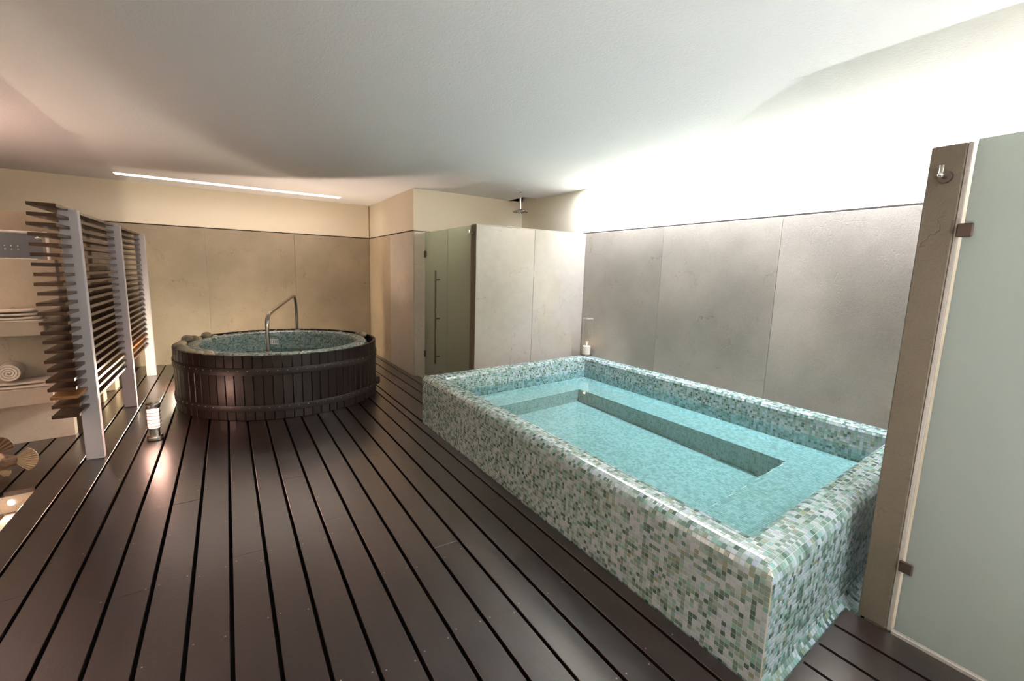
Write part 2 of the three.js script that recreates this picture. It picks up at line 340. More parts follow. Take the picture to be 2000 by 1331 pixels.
// ---------------------------------------------------------------- mosaic pool
const TP = 0.0208, TS = 0.0193;                                    // tile pitch and size
const palette = [[0xaab5bd, 20], [0x9cadad, 14], [0x8b9f99, 14], [0x758d84, 14], [0x5f7a72, 12], [0x7ba299, 9], [0x4b645c, 8], [0x828c76, 4], [0x9aa8b6, 6]].map(([c, w]) => [new THREE.Color(c), w]);
const paletteSum = palette.reduce((a, p) => a + p[1], 0);
function tileColour() { let q = rnd() * paletteSum; for (const [c, w] of palette) { if ((q -= w) <= 0) return c; } return palette[0][0]; }
const tileGeo = cbox(-TS / 2, TS / 2, -0.0025, 0.0025, -TS / 2, TS / 2, 0.0007);
const tileMat = phy({ color: 0xffffff, roughness: 0.16, clearcoat: 0.3, clearcoatRoughness: 0.08 });
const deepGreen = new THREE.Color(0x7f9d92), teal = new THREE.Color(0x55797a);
const waterHazeAqua = new THREE.Color(0xb2cac2);  // water scatter put into the colour of ledge and bottom tiles
class Tiles {                                                      // collects tile places, then builds single tiles and one mass
  constructor() { this.list = []; }
  add(p, along, normal, sx = 1, sz = 1, pale = 0, toward = waterHazeAqua) {
    const y = normal.clone().normalize(), x = along.clone().addScaledVector(y, -along.dot(y)).normalize(), z = V().crossVectors(x, y);
    const tilt = () => rr(-0.018, 0.018);
    const m = new THREE.Matrix4().makeBasis(x.clone().addScaledVector(y, tilt()).normalize().multiplyScalar(sx), y, z.clone().addScaledVector(y, tilt()).normalize().multiplyScalar(sz));
    m.setPosition(p.x - y.x * 0.001, p.y - y.y * 0.001, p.z - y.z * 0.001);
    const c = tileColour();
    this.list.push({ m, p, c: pale ? c.clone().lerp(toward, pale) : c, n: y });
  }
  build(parent, singles) {
    const eye = camera.position, ok = (t) => { const d = V().subVectors(eye, t.p), q = t.p.clone().project(camera); return d.dot(t.n) > 0 && Math.abs(q.x) < 1 && Math.abs(q.y) < 1 ? d.normalize().dot(t.n) / V().subVectors(eye, t.p).lengthSq() : 0; };
    if (singles) {
      const mats = new Map();
      this.list.forEach((t) => { t.v = ok(t); }); this.list.sort((a, b) => b.v - a.v);
      for (const t of this.list.splice(0, singles)) {
        if (!mats.has(t.c)) { const q = tileMat.clone(); q.color = t.c; mats.set(t.c, q); }
        const o = mesh('tile', tileGeo, mats.get(t.c), parent); o.applyMatrix4(t.m);
      }
    }
    const im = new THREE.InstancedMesh(tileGeo, tileMat, this.list.length); im.name = numbered('mosaic_tiles'); im.userData.kind = 'stuff'; im.castShadow = im.receiveShadow = true;
    this.list.forEach((t, i) => { im.setMatrixAt(i, t.m); im.setColorAt(i, t.c); }); parent.add(im);
  }
}
// cross-section from the foot of the outer face over the rim to the ledge: [distance in, height]
const WATER = 0.312, LEDGE = 0.216, RIM = 0.17;
function rimProfile(y0, cove) {
  const pts = [], h = POOL.h, ro = 0.055, ri = 0.035;
  if (cove) { pts.push([-0.09, -0.032], [-0.06, -0.032]); for (let a = 1; a <= 10; a++) { const t = a / 10 * Math.PI / 2; pts.push([-0.06 + 0.06 * Math.sin(t), 0.028 - 0.06 * Math.cos(t)]); } } else pts.push([0, y0]);
  pts.push([0, h - ro]);
  for (let a = 1; a <= 12; a++) { const t = a / 12 * Math.PI / 2; pts.push([ro - ro * Math.cos(t), h - ro + ro * Math.sin(t)]); }
  pts.push([RIM - ri, h]);
  for (let a = 1; a <= 5; a++) { const t = a / 5 * Math.PI / 2; pts.push([RIM - ri + ri * Math.sin(t), h - ri + ri * Math.cos(t)]); }
  pts.push([RIM, LEDGE]);
  return pts;
}
function along(prof, s) {                                          // point and direction on a polyline at arc length s
  for (let i = 0; i + 1 < prof.length; i++) {
    const a = prof[i], b = prof[i + 1], l = Math.hypot(b[0] - a[0], b[1] - a[1]);
    if (s <= l || i + 2 === prof.length) { const t = Math.min(1, s / l); return { d: a[0] + (b[0] - a[0]) * t, y: a[1] + (b[1] - a[1]) * t, td: (b[0] - a[0]) / l, ty: (b[1] - a[1]) / l }; }
    s -= l;
  }
}
const profLen = (p) => p.slice(1).reduce((s, q, i) => s + Math.hypot(q[0] - p[i][0], q[1] - p[i][1]), 0);
{
  const pool = thing('plunge_pool', 'large rectangular plunge pool clad in glossy green, grey and white glass mosaic', 'pool');
  const C = [POOL.NL, POOL.NR, POOL.FR, POOL.FL].map((q) => V(q[0], 0, q[1]));
  const shell = new Soup(), tiles = new Tiles();
  const inner = [];
  const ang = (i) => { const a = V().subVectors(C[(i + 3) % 4], C[i]).normalize(), b = V().subVectors(C[(i + 1) % 4], C[i]).normalize(); return Math.acos(a.dot(b)); };
  const cutAt = C.map((_, i) => 1 / Math.tan(ang(i) / 2));
  for (let i = 0; i < 4; i++) {
    const A = C[i], B = C[(i + 1) % 4], t = V().subVectors(B, A), L = t.length(); t.normalize();
    const n = V(t.z, 0, -t.x); // inward
    if (n.dot(V().subVectors(C[(i + 2) % 4], A)) < 0) n.negate();
    const prof = rimProfile(i === 0 || i === 3 ? -0.04 : 0.0, i === 0);
    const P = (s, d, y) => A.clone().addScaledVector(t, s).addScaledVector(n, d).setY(y);
    const k0 = cutAt[i], k1 = cutAt[(i + 1) % 4];
    for (let j = 0; j + 1 < prof.length; j++) {
      const [d0, y0] = prof[j], [d1, y1] = prof[j + 1];
      const e = (d) => Math.max(d, 0);
      shell.quad(P(e(d0) * k0, d0, y0), P(L - e(d0) * k1, d0, y0), P(L - e(d1) * k1, d1, y1), P(e(d1) * k0, d1, y1));
    }
    inner.push(P(RIM * k0, RIM, LEDGE));
    const total = profLen(prof), rows = Math.round(total / TP), q = total / rows;
    if (i === 1) { /* right side stands against the wall: only its rim and inner face show */ }
    for (let r = 0; r < rows; r++) {
      const c = along(prof, (r + 0.5) * q);
      if ((i === 1 || i === 2) && c.d < 0.001 && c.y < 0.3) continue;
      const nrm = n.clone().multiplyScalar(-c.ty).add(V(0, c.td, 0));
      const lo = Math.max(c.d, 0) * k0, hi = L - Math.max(c.d, 0) * k1;
      for (let s = TP / 2; s < L; s += TP) {
        const a = Math.max(s - TS / 2, lo + 0.001), b = Math.min(s + TS / 2, hi - 0.001);
        if (b - a < TS * 0.3) continue;
        const lift = i === 0 && c.y < 0.028 ? 0.002 : 0;
        tiles.add(P((a + b) / 2, c.d - lift * c.ty, c.y + lift * c.td), t, nrm, (b - a) / TS, q / TP);
      }
    }
  }
  // ledge ring, well and sloping bottom, raised to their apparent depth under refraction
  const W = [[2.17, -1.39], [3.335, -1.52], [3.33, -3.78], [2.17, -3.62]].map((q) => V(q[0], LEDGE, q[1]));
  const bottomY = (z) => 0.025 + 0.055 * ramp(-z, 1.4, 3.8);
  const Bt = W.map((w) => V(w.x, bottomY(w.z), w.z));
  for (let i = 0; i < 4; i++) {
    const j = (i + 1) % 4;
    shell.quad(inner[i], inner[j], W[j], W[i]);
    shell.quad(W[i], W[j], Bt[j], Bt[i]);
    const t = V().subVectors(W[j], W[i]), L = t.length(); t.normalize();
    const n = V(t.z, 0, -t.x); const mid = V(2.75, LEDGE, -2.6); if (n.dot(V().subVectors(mid, W[i])) < 0) n.negate();
    for (let s = TP / 2; s < L - TP / 2; s += TP) for (let r = 0; r < 9; r++) {
      const p = W[i].clone().addScaledVector(t, s); p.y = LEDGE - (r + 0.5) * TP; if (p.y < bottomY(p.z)) continue; tiles.add(p, t, n, 1, 1, 0.6, deepGreen);  // well tiles evened toward green, underwater haze in their colour
    }
  }
  shell.quad(Bt[3], Bt[2], Bt[1], Bt[0]);
  const insideOf = (poly, x, z) => { let s = 0; for (let i = 0; i < 4; i++) { const a = poly[i], b = poly[(i + 1) % 4], c = (b.x - a.x) * (z - a.z) - (b.z - a.z) * (x - a.x); if (c > 0) s++; else s--; } return Math.abs(s) === 4; };
  for (let x = 1.75 + TP / 2; x < 3.82; x += TP) for (let z = -4.3; z < -0.85; z += TP) {
    const inW = insideOf(W, x, z);
    const m = TP * 0.5, inI = insideOf(inner, x - m, z) && insideOf(inner, x + m, z) && insideOf(inner, x, z - m) && insideOf(inner, x, z + m);
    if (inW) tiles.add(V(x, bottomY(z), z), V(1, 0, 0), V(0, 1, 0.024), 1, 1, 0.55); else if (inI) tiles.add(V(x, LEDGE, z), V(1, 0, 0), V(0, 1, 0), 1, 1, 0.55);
  }
  mesh('shell', shell.geo(), (() => { const g = M.grout.clone(); g.side = THREE.DoubleSide; return g; })(), pool);
  tiles.build(pool, 300);
  // still water
  const s = new Soup(), w = inner.map((q) => V(q.x, WATER, q.z));
  s.quad(w[0], w[1], w[2], w[3]);
  const g = s.geo(); if (g.attributes.normal.getY(0) < 0) { const ss = new Soup(); ss.quad(w[3], w[2], w[1], w[0]); g.copy(ss.geo()); }
  const water = mesh('pool_water', g, phy({ color: rgb([0.68, 0.87, 0.91]), roughness: 0, transmission: 1, thickness: 0, ior: 1.33, bumpMap: rippleBump, bumpScale: 0.004 }));
  tag(water, 'still clear aqua water filling the rectangular mosaic pool', 'water'); water.userData.kind = 'stuff';
}

// ---------------------------------------------------------------- round wooden tub
const TUB = { x: 0.518, z: -5.88, r: 1.05, h: 0.645 };
{
  const tub = thing('hot_tub', 'round dark timber hot tub with vertical staves, two hoops and a mosaic basin', 'hot tub', [TUB.x, 0, TUB.z]);
  const N = 76, w = 2 * Math.PI * TUB.r / N;
  const staveGeos = [0, 1, 2].map((k) => cbox(-w / 2 + 0.003, w / 2 - 0.003, 0, TUB.h + (k - 1) * 0.002, -0.032, 0, 0.004));
  for (let i = 0; i < N; i++) {
    const a = (i + 0.3) / N * Math.PI * 2, o = mesh('stave', staveGeos[i % 3], staveMats[Math.floor(rnd() * 3)], tub);
    o.position.set(Math.sin(a) * (TUB.r + 0.001), 0, Math.cos(a) * (TUB.r + 0.001)); o.rotation.y = a;
  }
  mesh('liner', lathe([[0.98, 0.02], [1.014, 0.02], [1.014, 0.55], [0.92, 0.55]], 76), M.slabDark, tub);
  const bead = new THREE.SphereGeometry(0.0055, 8, 5);
  for (const [y0, y1] of [[0.45, 0.522], [0.085, 0.15]]) {
    const h = mesh('hoop', lathe([[TUB.r - 0.004, y0], [TUB.r + 0.011, y0 + 0.002], [TUB.r + 0.011, y1 - 0.002], [TUB.r - 0.004, y1]], 152), M.hoop, tub);
    const im = new THREE.InstancedMesh(bead, M.screw, N); im.name = numbered('rivets'); im.userData.kind = 'stuff';
    for (let i = 0; i < N; i++) { const a = (i + 0.3) / N * Math.PI * 2; im.setMatrixAt(i, new THREE.Matrix4().makeTranslation(Math.sin(a) * (TUB.r + 0.011), (y0 + y1) / 2 + 0.012, Math.cos(a) * (TUB.r + 0.011))); } h.add(im);
  }
  for (const [a, y] of [[74, 0.085]]) {
    const c = mesh('clasp', merge([cbox(-0.05, 0.05, y - 0.01, y + 0.085, 0, 0.028, 0.004), cyl(0.008, y, y + 0.07, 10, -0.02, 0.034), cyl(0.008, y, y + 0.07, 10, 0.02, 0.034)]), M.brownMetal, tub);
    const r = a * Math.PI / 180; c.position.set(Math.sin(r) * (TUB.r + 0.008), 0, Math.cos(r) * (TUB.r + 0.008)); c.rotation.y = r;
  }
  // mosaic basin
  const ro = 0.945, ri = 0.81, prof = [[ro, 0.5], [ro, 0.6]];
  for (let a = 1; a <= 5; a++) { const t = a / 5 * Math.PI / 2; prof.push([ro - 0.04 + 0.04 * Math.cos(t), 0.6 + 0.04 * Math.sin(t)]); }
  prof.push([ri + 0.05, 0.642]);
  for (let a = 1; a <= 5; a++) { const t = a / 5 * Math.PI / 2; prof.push([ri + 0.05 - 0.05 * Math.sin(t), 0.592 + 0.05 * Math.cos(t)]); }
  prof.push([ri - 0.01, 0.3], [ri - 0.06, 0.1], [0.001, 0.08]);
  const lp = lathe(prof, 96), bm = M.grout.clone(); bm.side = THREE.DoubleSide; mesh('basin', lp, bm, tub);
  const tiles = new Tiles(), total = profLen(prof), rows = Math.round(total / TP), q = total / rows;
  for (let r = 0; r < rows; r++) {
    const c = along(prof, (r + 0.5) * q), rad = c.d; if (rad < 0.1 || c.y < 0.53 && rad > 0.9) continue;
    const n = Math.round(2 * Math.PI * rad / TP);
    for (let i = 0; i < n; i++) {
      const a = (i + 0.5 * (r % 2) * 0) / n * Math.PI * 2, er = V(Math.sin(a), 0, Math.cos(a)), et = V(Math.cos(a), 0, -Math.sin(a));
      let nn = er.clone().multiplyScalar(c.ty).add(V(0, -c.td, 0)); if (c.y > 0.63 && nn.y < 0) nn.negate();
      tiles.add(er.clone().multiplyScalar(rad).setY(c.y), et, nn, 2 * Math.PI * rad / n / TP, q / TP, c.y < 0.62 && rad < 0.87 ? 0.3 : 0, teal);
    }
  }
  tiles.build(tub, 0);
  // skimmer grille in the basin wall
  const gr = mesh('grille', merge([slab(-0.075, 0.075, 0.475, 0.482, 0, 0.008), slab(-0.075, 0.075, 0.535, 0.542, 0, 0.008), ...[-0.072, -0.05, -0.03, -0.01, 0.01, 0.03, 0.05, 0.072].map((x) => slab(x - 0.005, x + 0.005, 0.478, 0.54, 0, 0.008))]), M.white, tub);
  gr.position.set(-0.06, 0, -0.803); gr.rotation.y = 0.07;
  const wt = new THREE.CircleGeometry(ri - 0.004, 96); wt.rotateX(-Math.PI / 2); wt.translate(TUB.x, 0.41, TUB.z);
  const water = mesh('tub_water', wt, phy({ color: rgb([0.30, 0.52, 0.48]), roughness: 0, transmission: 1, thickness: 0, ior: 1.33, bumpMap: rippleBump, bumpScale: 0.003 }));
  tag(water, 'dark teal water lying low inside the round wooden tub', 'water'); water.userData.kind = 'stuff';
  // stainless rail over the tub
  const rail = thing('grab_rail', 'bent stainless steel grab rail standing across the round wooden tub', 'rail');
  const f = V(0.312, 0.642, -5.06), b = V(0.775, 0.642, -6.72);
  const L3 = ([t, y]) => { const p = f.clone().lerp(b, t); return [p.x, y, p.z]; };
  const bends = [[0, 0.642], [0, 0.76], [0, 0.87], [0.004, 0.93], [0.022, 0.98], [0.06, 1.012], [0.12, 1.03], [0.4, 1.066], [0.7, 1.102], [0.86, 1.12], [0.925, 1.112], [0.97, 1.065], [0.993, 0.98], [1, 0.88], [1, 0.76], [1, 0.642]];
  mesh('tube', tube(bends.map(L3), 0.0185, 140, 16), M.steel, rail);
  for (const p of [f, b]) mesh('foot_flange', lathe([[0.019, 0.012], [0.03, 0.012], [0.036, 0.008], [0.038, 0], [0, 0]], 24).translate(p.x, 0.641, p.z), M.steel, rail);
}
// river stones in the trough between staves and basin
{
  const base = new THREE.IcosahedronGeometry(1, 3);
  const shapes = [0, 1, 2, 3].map((k) => { const g = base.clone(), p = g.attributes.position; const n = fbm(2, 2, 200 + k * 9); for (let i = 0; i < p.count; i++) { const v = V(p.getX(i), p.getY(i), p.getZ(i)), s = 0.82 + 0.36 * n(0.5 + 0.22 * v.x + 0.1 * v.y, 0.5 + 0.22 * v.z - 0.1 * v.y); p.setXYZ(i, v.x * s, v.y * s, v.z * s); } g.computeVertexNormals(); return g; });
  const cols = [0xb9aa90, 0x9d927f, 0xc2b49b, 0x8f8472, 0xac9b82].map((c) => std({ color: c, roughness: 0.75, bumpMap: stoneBump, bumpScale: 0.002 }));
  // angle about the tub (0 = towards the viewer, 270 = left), size, extra height, own label
  const list = [
    [231, 0.052, 0.05, 'dark olive round stone at the right end of the heap by the lit wall'],
    [244, 0.05, 0.03, 'stone left of the dark olive one in the heap on the tub rim'], [252, 0.058, 0.055, 'largest sandy stone of the heap on the far left tub rim'],
    [260, 0.045, 0.02, 'pebble touching the left side of the largest sandy stone on the tub rim'], [266, 0.05, 0.02, 'second stone left of the largest sandy stone on the tub rim'],
    [273, 0.06, 0.01, 'broad stone at the back of the leftmost bend of the tub rim'], [281, 0.055, 0.01, 'middle stone of the three at the leftmost bend of the tub rim'],
    [289, 0.07, 0.0, 'long flat stone at the very left of the tub rim'], [299, 0.06, 0.0, 'first stone on the near rim, just past the long flat one'],
    [307, 0.05, 0.005, 'second stone on the near left rim after the long flat one'], [314, 0.055, 0.01, 'third and roundest stone on the near left tub rim'],
    [321, 0.045, 0.0, 'fourth stone on the near left rim, second from its right end'], [333, 0.04, -0.005, 'last small stone on the near left rim before the rail'],
    [238, 0.04, 0.01, 'small stone wedged under the dark olive stone of the heap'], [224, 0.04, 0.0, 'low stone just right of the heap on the far tub rim'],
    [216, 0.035, 0.0, 'second low stone right of the heap on the far tub rim'], [205, 0.04, 0.002, 'reddish flat stone on the far rim halfway from heap to rail'],
    [198, 0.032, 0, 'pebble on the far rim just left of the near rail leg'], [190, 0.036, 0, 'pebble on the far rim seen between the two rail legs, left one'],
    [180, 0.036, 0, 'pebble on the far rim next to the far rail leg'], [172, 0.034, 0, 'pebble on the far rim right of the far rail leg'],
    [128, 0.036, 0.0, 'low olive pebble on the far right of the tub rim'], [108, 0.045, 0.01, 'darker stone left of the pale one at the right end of the rim'],
    [99, 0.052, 0.03, 'pale round stone standing highest at the right end of the tub rim'], [40, 0.03, 0, 'flat sandy pebble on the near rim right of the rail'], [52, 0.035, 0, 'flat sandy pebble on the near right rim, nearer the wall'],
  ];
  list.forEach(([a, r, up, label], i) => {
    const g = shapes[i % 4], m = mesh('river_stone', g, cols[(i * 3) % 5]), t = a * Math.PI / 180, R = 0.985;
    const big = a > 228 && a < 320 ? 1.2 : 1; m.scale.set(r * 0.9 * big, r * 0.66 * big, r * 0.72 * big); m.rotation.set(rr(-0.3, 0.3), rr(0, 6), rr(-0.3, 0.3));
    m.position.set(TUB.x + Math.sin(t) * R, 0.605 + r * 0.3 + up * 0.7, TUB.z + Math.cos(t) * R);
    tag(m, label, 'stone', 'river stones around the tub rim');
  });
}

// ---------------------------------------------------------------- slatted screen
{
  const s = thing('slatted_screen', 'tall screen of dark wooden slats on three pale grey posts', 'screen');
  for (const z of [-4.44, -5.96, -7.54]) mesh('post', cbox(-0.98, -0.876, 0, 1.86, z - 0.065, z, 0.003), M.postPaint, s);
  for (let i = 0; i < 23; i++) {
    const y = 0.43 + i * 0.0649, m = i === 2 ? slatPale : slatMats[Math.floor(rnd() * 3)];
    mesh('slat', cbox(-1.067, -0.925, y - 0.011, y + 0.011, -7.68, -4.16 + rr(-0.025, 0.03), 0.0015), m, s);
  }
}
// plaster walls of the changing niche behind the screen
{
  const w1 = struct('wall_niche_front', prism([[-4, -4.75], [-1.19, -5.165], [-1.19, -5.25], [-4, -4.84]], 0, 1.5), stones[1]);
  struct('wall_niche_middle', cbox(-4, -1.187, 0, 1.95, -6.4, -6.25, 0.006), stonesTan[1]);
  struct('wall_niche_rear', cbox(-4, -1.174, 0, 1.48, -7.0, -6.81, 0.006), stonesTan[2]);
  const rot = Math.atan2(0.415, 2.81);
  const put = (g) => { g.position.set(-1.19, 0, -5.165); g.rotation.y = rot; return g; };
  for (const [y0, y1, lab] of [[0.905, 1.03, 'upper stone-coloured masonry shelf holding folded white towels'], [0.348, 0.49, 'lower stone-coloured masonry shelf with rolled and folded towels']]) {
    const m = put(mesh('wall_shelf', cbox(-2.0, -0.085, y0, y1, -0.005, 0.2, 0.008), stones[3])); tag(m, lab, 'shelf');
  }
  // glass screen with chrome frame on top of the low wall
  const g = put(thing('glass_screen', 'grey glass panel in a thin chrome frame on top of the plaster wall', 'glass panel'));
  mesh('pane', slab(-1.2, -0.06, 1.505, 1.7, -0.05, -0.042), phy({ color: 0x8d8f9a, roughness: 0.5, transmission: 0.35, thickness: 0 }), g);
  mesh('rail', rod([-1.2, 1.712, -0.046], [-0.03, 1.712, -0.046], 0.011), M.silver, g);
  mesh('post', rod([-0.032, 1.5, -0.046], [-0.032, 1.712, -0.046], 0.012), M.silver, g);
  mesh('knob', merge([rod([-0.085, 1.69, -0.04], [-0.085, 1.66, -0.04], 0.01), rod([-0.1, 1.67, -0.03], [-0.06, 1.67, -0.03], 0.007)]), M.chrome, g);
  mesh('edge_strip', slab(-1.2, -0.1, 1.5, 1.506, -0.055, -0.035), M.white, g);
  for (let i = 0; i < 6; i++) mesh('bead', new THREE.SphereGeometry(0.006, 8, 6).scale(1, 1, 0.5).translate(-0.27 + (i % 3) * 0.035, 1.6 - Math.floor(i / 3) * 0.025, -0.04), M.chrome, g);  // six small bright dots on the pane

  // towels
  const folded = (seedv, len, dep, h) => {                          // folded cloth: rounded lip at the front, crumpled right end
    const nz = fbm(3, 4, seedv), nx = 40, ring = [];
    for (let i = 0; i <= 24; i++) { const t = i / 24 * Math.PI * 2, cx = Math.cos(t), sy = Math.sin(t); ring.push([Math.sign(cx) * Math.pow(Math.abs(cx), 0.35) * dep / 2, (Math.sign(sy) * Math.pow(Math.abs(sy), 0.5) + 1) * h / 2]); }
    const pos = [], idx = [], uv = [];
    for (let i = 0; i <= nx; i++) {
      const x = -len + len * i / nx, e = ramp(i / nx, 0.8, 1), cap = i === nx ? 0.55 : i === nx - 1 ? 0.85 : i === 0 ? 0.8 : 1;
      ring.forEach((q, j) => {
        const d = (nz(i / nx * 1.3, j / 24) - 0.5) * (0.01 + 0.03 * e);
        pos.push(x + (i > nx - 3 ? (nz(j / 24 * 3, 0.3) - 0.5) * 0.04 : 0), Math.max(0.001, q[1] * (1 + e * 0.35 * nz(i / nx * 2, 0.2)) + d), q[0] * cap + d); uv.push(x, j / 24 * 0.4);
      });
    }
    for (let i = 0; i < nx; i++) for (let j = 0; j < 24; j++) { const a = i * 25 + j, b = a + 25; idx.push(a, a + 1, b, b, a + 1, b + 1); }
    for (const [i, f] of [[0, 1], [nx, 0]]) { const c = pos.length / 3; pos.push((i ? 0 : -len), h / 2, 0); uv.push(0, 0); for (let j = 0; j < 24; j++) f ? idx.push(c, i * 25 + j + 1, i * 25 + j) : idx.push(c, i * 25 + j, i * 25 + j + 1); }
    const gg = new THREE.BufferGeometry(); gg.setAttribute('position', new THREE.Float32BufferAttribute(pos, 3)); gg.setAttribute('uv', new THREE.Float32BufferAttribute(uv, 2)); gg.setIndex(idx); gg.computeVertexNormals(); return gg;
  };
  const shelfPos = (o, x, y, z) => { const c = Math.cos(rot), s = Math.sin(rot); o.position.set(-1.19 + x * c + z * s, y, -5.165 - x * s + z * c); o.rotation.y = rot; return o; };
  const tw = (sd, len, dep, h, x, y, z, lab, grp) => tag(shelfPos(mesh('folded_towel', folded(sd, len, dep, h), M.towel), x, y, z), lab, 'towel', grp);
  tw(301, 0.6, 0.17, 0.019, -0.1, 1.031, 0.1, 'bottom towel of the folded pile on the upper masonry shelf', 'towels on the upper shelf');
  tw(302, 0.6, 0.16, 0.019, -0.115, 1.06, 0.1, 'middle towel of the folded pile on the upper masonry shelf', 'towels on the upper shelf');
  tw(303, 0.5, 0.15, 0.021, -0.13, 1.089, 0.1, 'top towel of the folded pile on the upper masonry shelf', 'towels on the upper shelf');
  tw(304, 0.6, 0.18, 0.02, -0.085, 0.491, 0.1, 'bottom folded towel under the rolled towel on the lower shelf', 'towels on the lower shelf');
  tw(305, 0.6, 0.17, 0.02, -0.1, 0.522, 0.1, 'crumpled folded towel directly beneath the rolled towel on the lower shelf', 'towels on the lower shelf');
  // rolled towel: a spiral of cloth seen end on
  const sp = [], turns = 3.6, th = 0.011;
  for (let i = 0; i <= 150; i++) { const t = i / 150 * turns * Math.PI * 2, r = 0.006 + 0.0027 * t; sp.push([r * Math.cos(t), r * Math.sin(t), Math.atan2(1, 0) && r]); }
  const ring = new THREE.Shape(); const outer = sp.map(([x, y, r]) => [x * (1 + th / 2 / r), y * (1 + th / 2 / r)]), innr = sp.map(([x, y, r]) => [x * (1 - Math.min(0.9, th / 2 / r)), y * (1 - Math.min(0.9, th / 2 / r))]).reverse();
  [...outer, ...innr].forEach((q, i) => i ? ring.lineTo(...q) : ring.moveTo(...q));
  const roll = new THREE.ExtrudeGeometry(ring, { depth: 0.19, bevelEnabled: true, bevelSize: 0.002, bevelThickness: 0.004, bevelSegments: 1, curveSegments: 1 });
  tag(shelfPos(mesh('rolled_towel', roll, M.towel), -0.31, 0.552 + 0.069, 0.005), 'white towel rolled into a spiral on top of the lower shelf pile', 'towel');
}
// ceramic fish at the left edge of the landing
{
  const fx = std({ color: 0xc9b29a, roughness: 0.55, map: (() => { const t = texture(256, 256, (u, v) => { const k = ramp(cloud(u * 2, v * 2), 0.4, 0.6), f = fine(u, v); const L = 0.75 + 0.5 * f; return [(150 + 100 * k) * L, (125 + 100 * k) * L, (105 + 95 * k) * L].map((q) => Math.min(255, q)); }, true); return rep(t, 3); })(), bumpMap: stoneBump, bumpScale: 0.004 });
  const finMat = std({ color: 0xa88f72, roughness: 0.6 });
  const f = thing('ceramic_fish', 'mottled brown ceramic fish with ribbed fan tail on the left landing', 'sculpture', [-1.345, 0.098, -4.38]);
  f.rotation.y = 0.08;
  const secs = [[0.02, 0.036, 0.014], [-0.015, 0.042, 0.022], [-0.05, 0.062, 0.036], [-0.11, 0.088, 0.055], [-0.2, 0.102, 0.065], [-0.31, 0.102, 0.068], [-0.39, 0.085, 0.06], [-0.45, 0.06, 0.045], [-0.49, 0.032, 0.026], [-0.5, 0.005, 0.005]];
  const pos = [], uv = [], idx = [];
  secs.forEach(([x, h, w], i) => { for (let j = 0; j <= 20; j++) { const t = j / 20 * Math.PI * 2; pos.push(x, h * Math.sin(t) + 0.012 * ramp(-x, 0, 0.3), w * Math.cos(t)); uv.push(x, j / 20 * 0.3); } if (i) for (let j = 0; j < 20; j++) { const a = (i - 1) * 21 + j, b = a + 21; idx.push(a, b, a + 1, a + 1, b, b + 1); } });
  const g = new THREE.BufferGeometry(); g.setAttribute('position', new THREE.Float32BufferAttribute(pos, 3)); g.setAttribute('uv', new THREE.Float32BufferAttribute(uv, 2)); g.setIndex(idx); g.computeVertexNormals();
  mesh('body', g, fx, f);
  const fan = (n, a0, a1, len, thick, root, round) => {              // ribbed fan, pleats across the thickness
    const p = [], ix = [], rows = 8, cols = n * 4;
    for (const s of [1, -1]) for (let i = 0; i <= cols; i++) { const t = i / cols, a = a0 + (a1 - a0) * t, L = len * (1 - round * Math.pow(Math.abs(t - 0.5) * 2, 2.2)); for (let k = 0; k <= rows; k++) { const r = k / rows, q = Math.cos(i / 4 * Math.PI * 2); p.push((root + (L - root) * r) * Math.cos(a) - root * (1 - r) * 0.2, (root * 1.1 + (L - root * 1.1) * r) * Math.sin(a), s * (thick * 0.5 + 0.0035 * q * Math.min(1, r * 3) ) + 0.006 * r); } }
    const st = (cols + 1) * (rows + 1);
    for (let o = 0; o < 2; o++) for (let i = 0; i < cols; i++) for (let k = 0; k < rows; k++) { const a = o * st + i * (rows + 1) + k, b = a + rows + 1; o ? ix.push(a, a + 1, b, b, a + 1, b + 1) : ix.push(a, b, a + 1, a + 1, b, b + 1); }
    const edge = (a, b) => ix.push(a, b, a + st, b, b + st, a + st);
    for (let k = 0; k < rows; k++) { edge(k + 1, k); edge(cols * (rows + 1) + k, cols * (rows + 1) + k + 1); }
    for (let i = 0; i < cols; i++) edge((i + 1) * (rows + 1) + rows, i * (rows + 1) + rows);
    const gg = new THREE.BufferGeometry(); gg.setAttribute('position', new THREE.Float32BufferAttribute(p, 3)); gg.setIndex(ix); const q = gg.toNonIndexed(); q.computeVertexNormals(); return q;
  };
  const tail = mesh('tail_fin', fan(11, -0.82, 0.82, 0.128, 0.009, 0.03, 0.12), finMat, f);
  tail.rotation.z = -0.06;
  const dorsal = mesh('dorsal_fin', fan(6, 0.35, 1.5, 0.15, 0.008, 0.03, 0.15), fx, f); dorsal.position.set(-0.11, 0.05, 0); dorsal.rotation.z = -0.1;
  const anal = mesh('anal_fin', fan(4, -0.95, -0.1, 0.07, 0.012, 0.015, 0.1), finMat, f); anal.position.set(-0.075, -0.055, 0.015);
  const pect = mesh('pectoral_fin', fan(4, -1.2, -0.3, 0.09, 0.01, 0.015, 0.1), finMat, f); pect.position.set(-0.33, -0.04, 0.066);
  const stand = mesh('base', lathe([[0, -0.098], [0.09, -0.098], [0.085, -0.08], [0.04, -0.06], [0.03, -0.02], [0, -0.02]], 24).translate(-0.27, 0.0, 0), fx, f);
  mesh('eye', new THREE.SphereGeometry(0.012, 12, 8).translate(-0.435, 0.03, 0.05), M.slabDark, f);
}

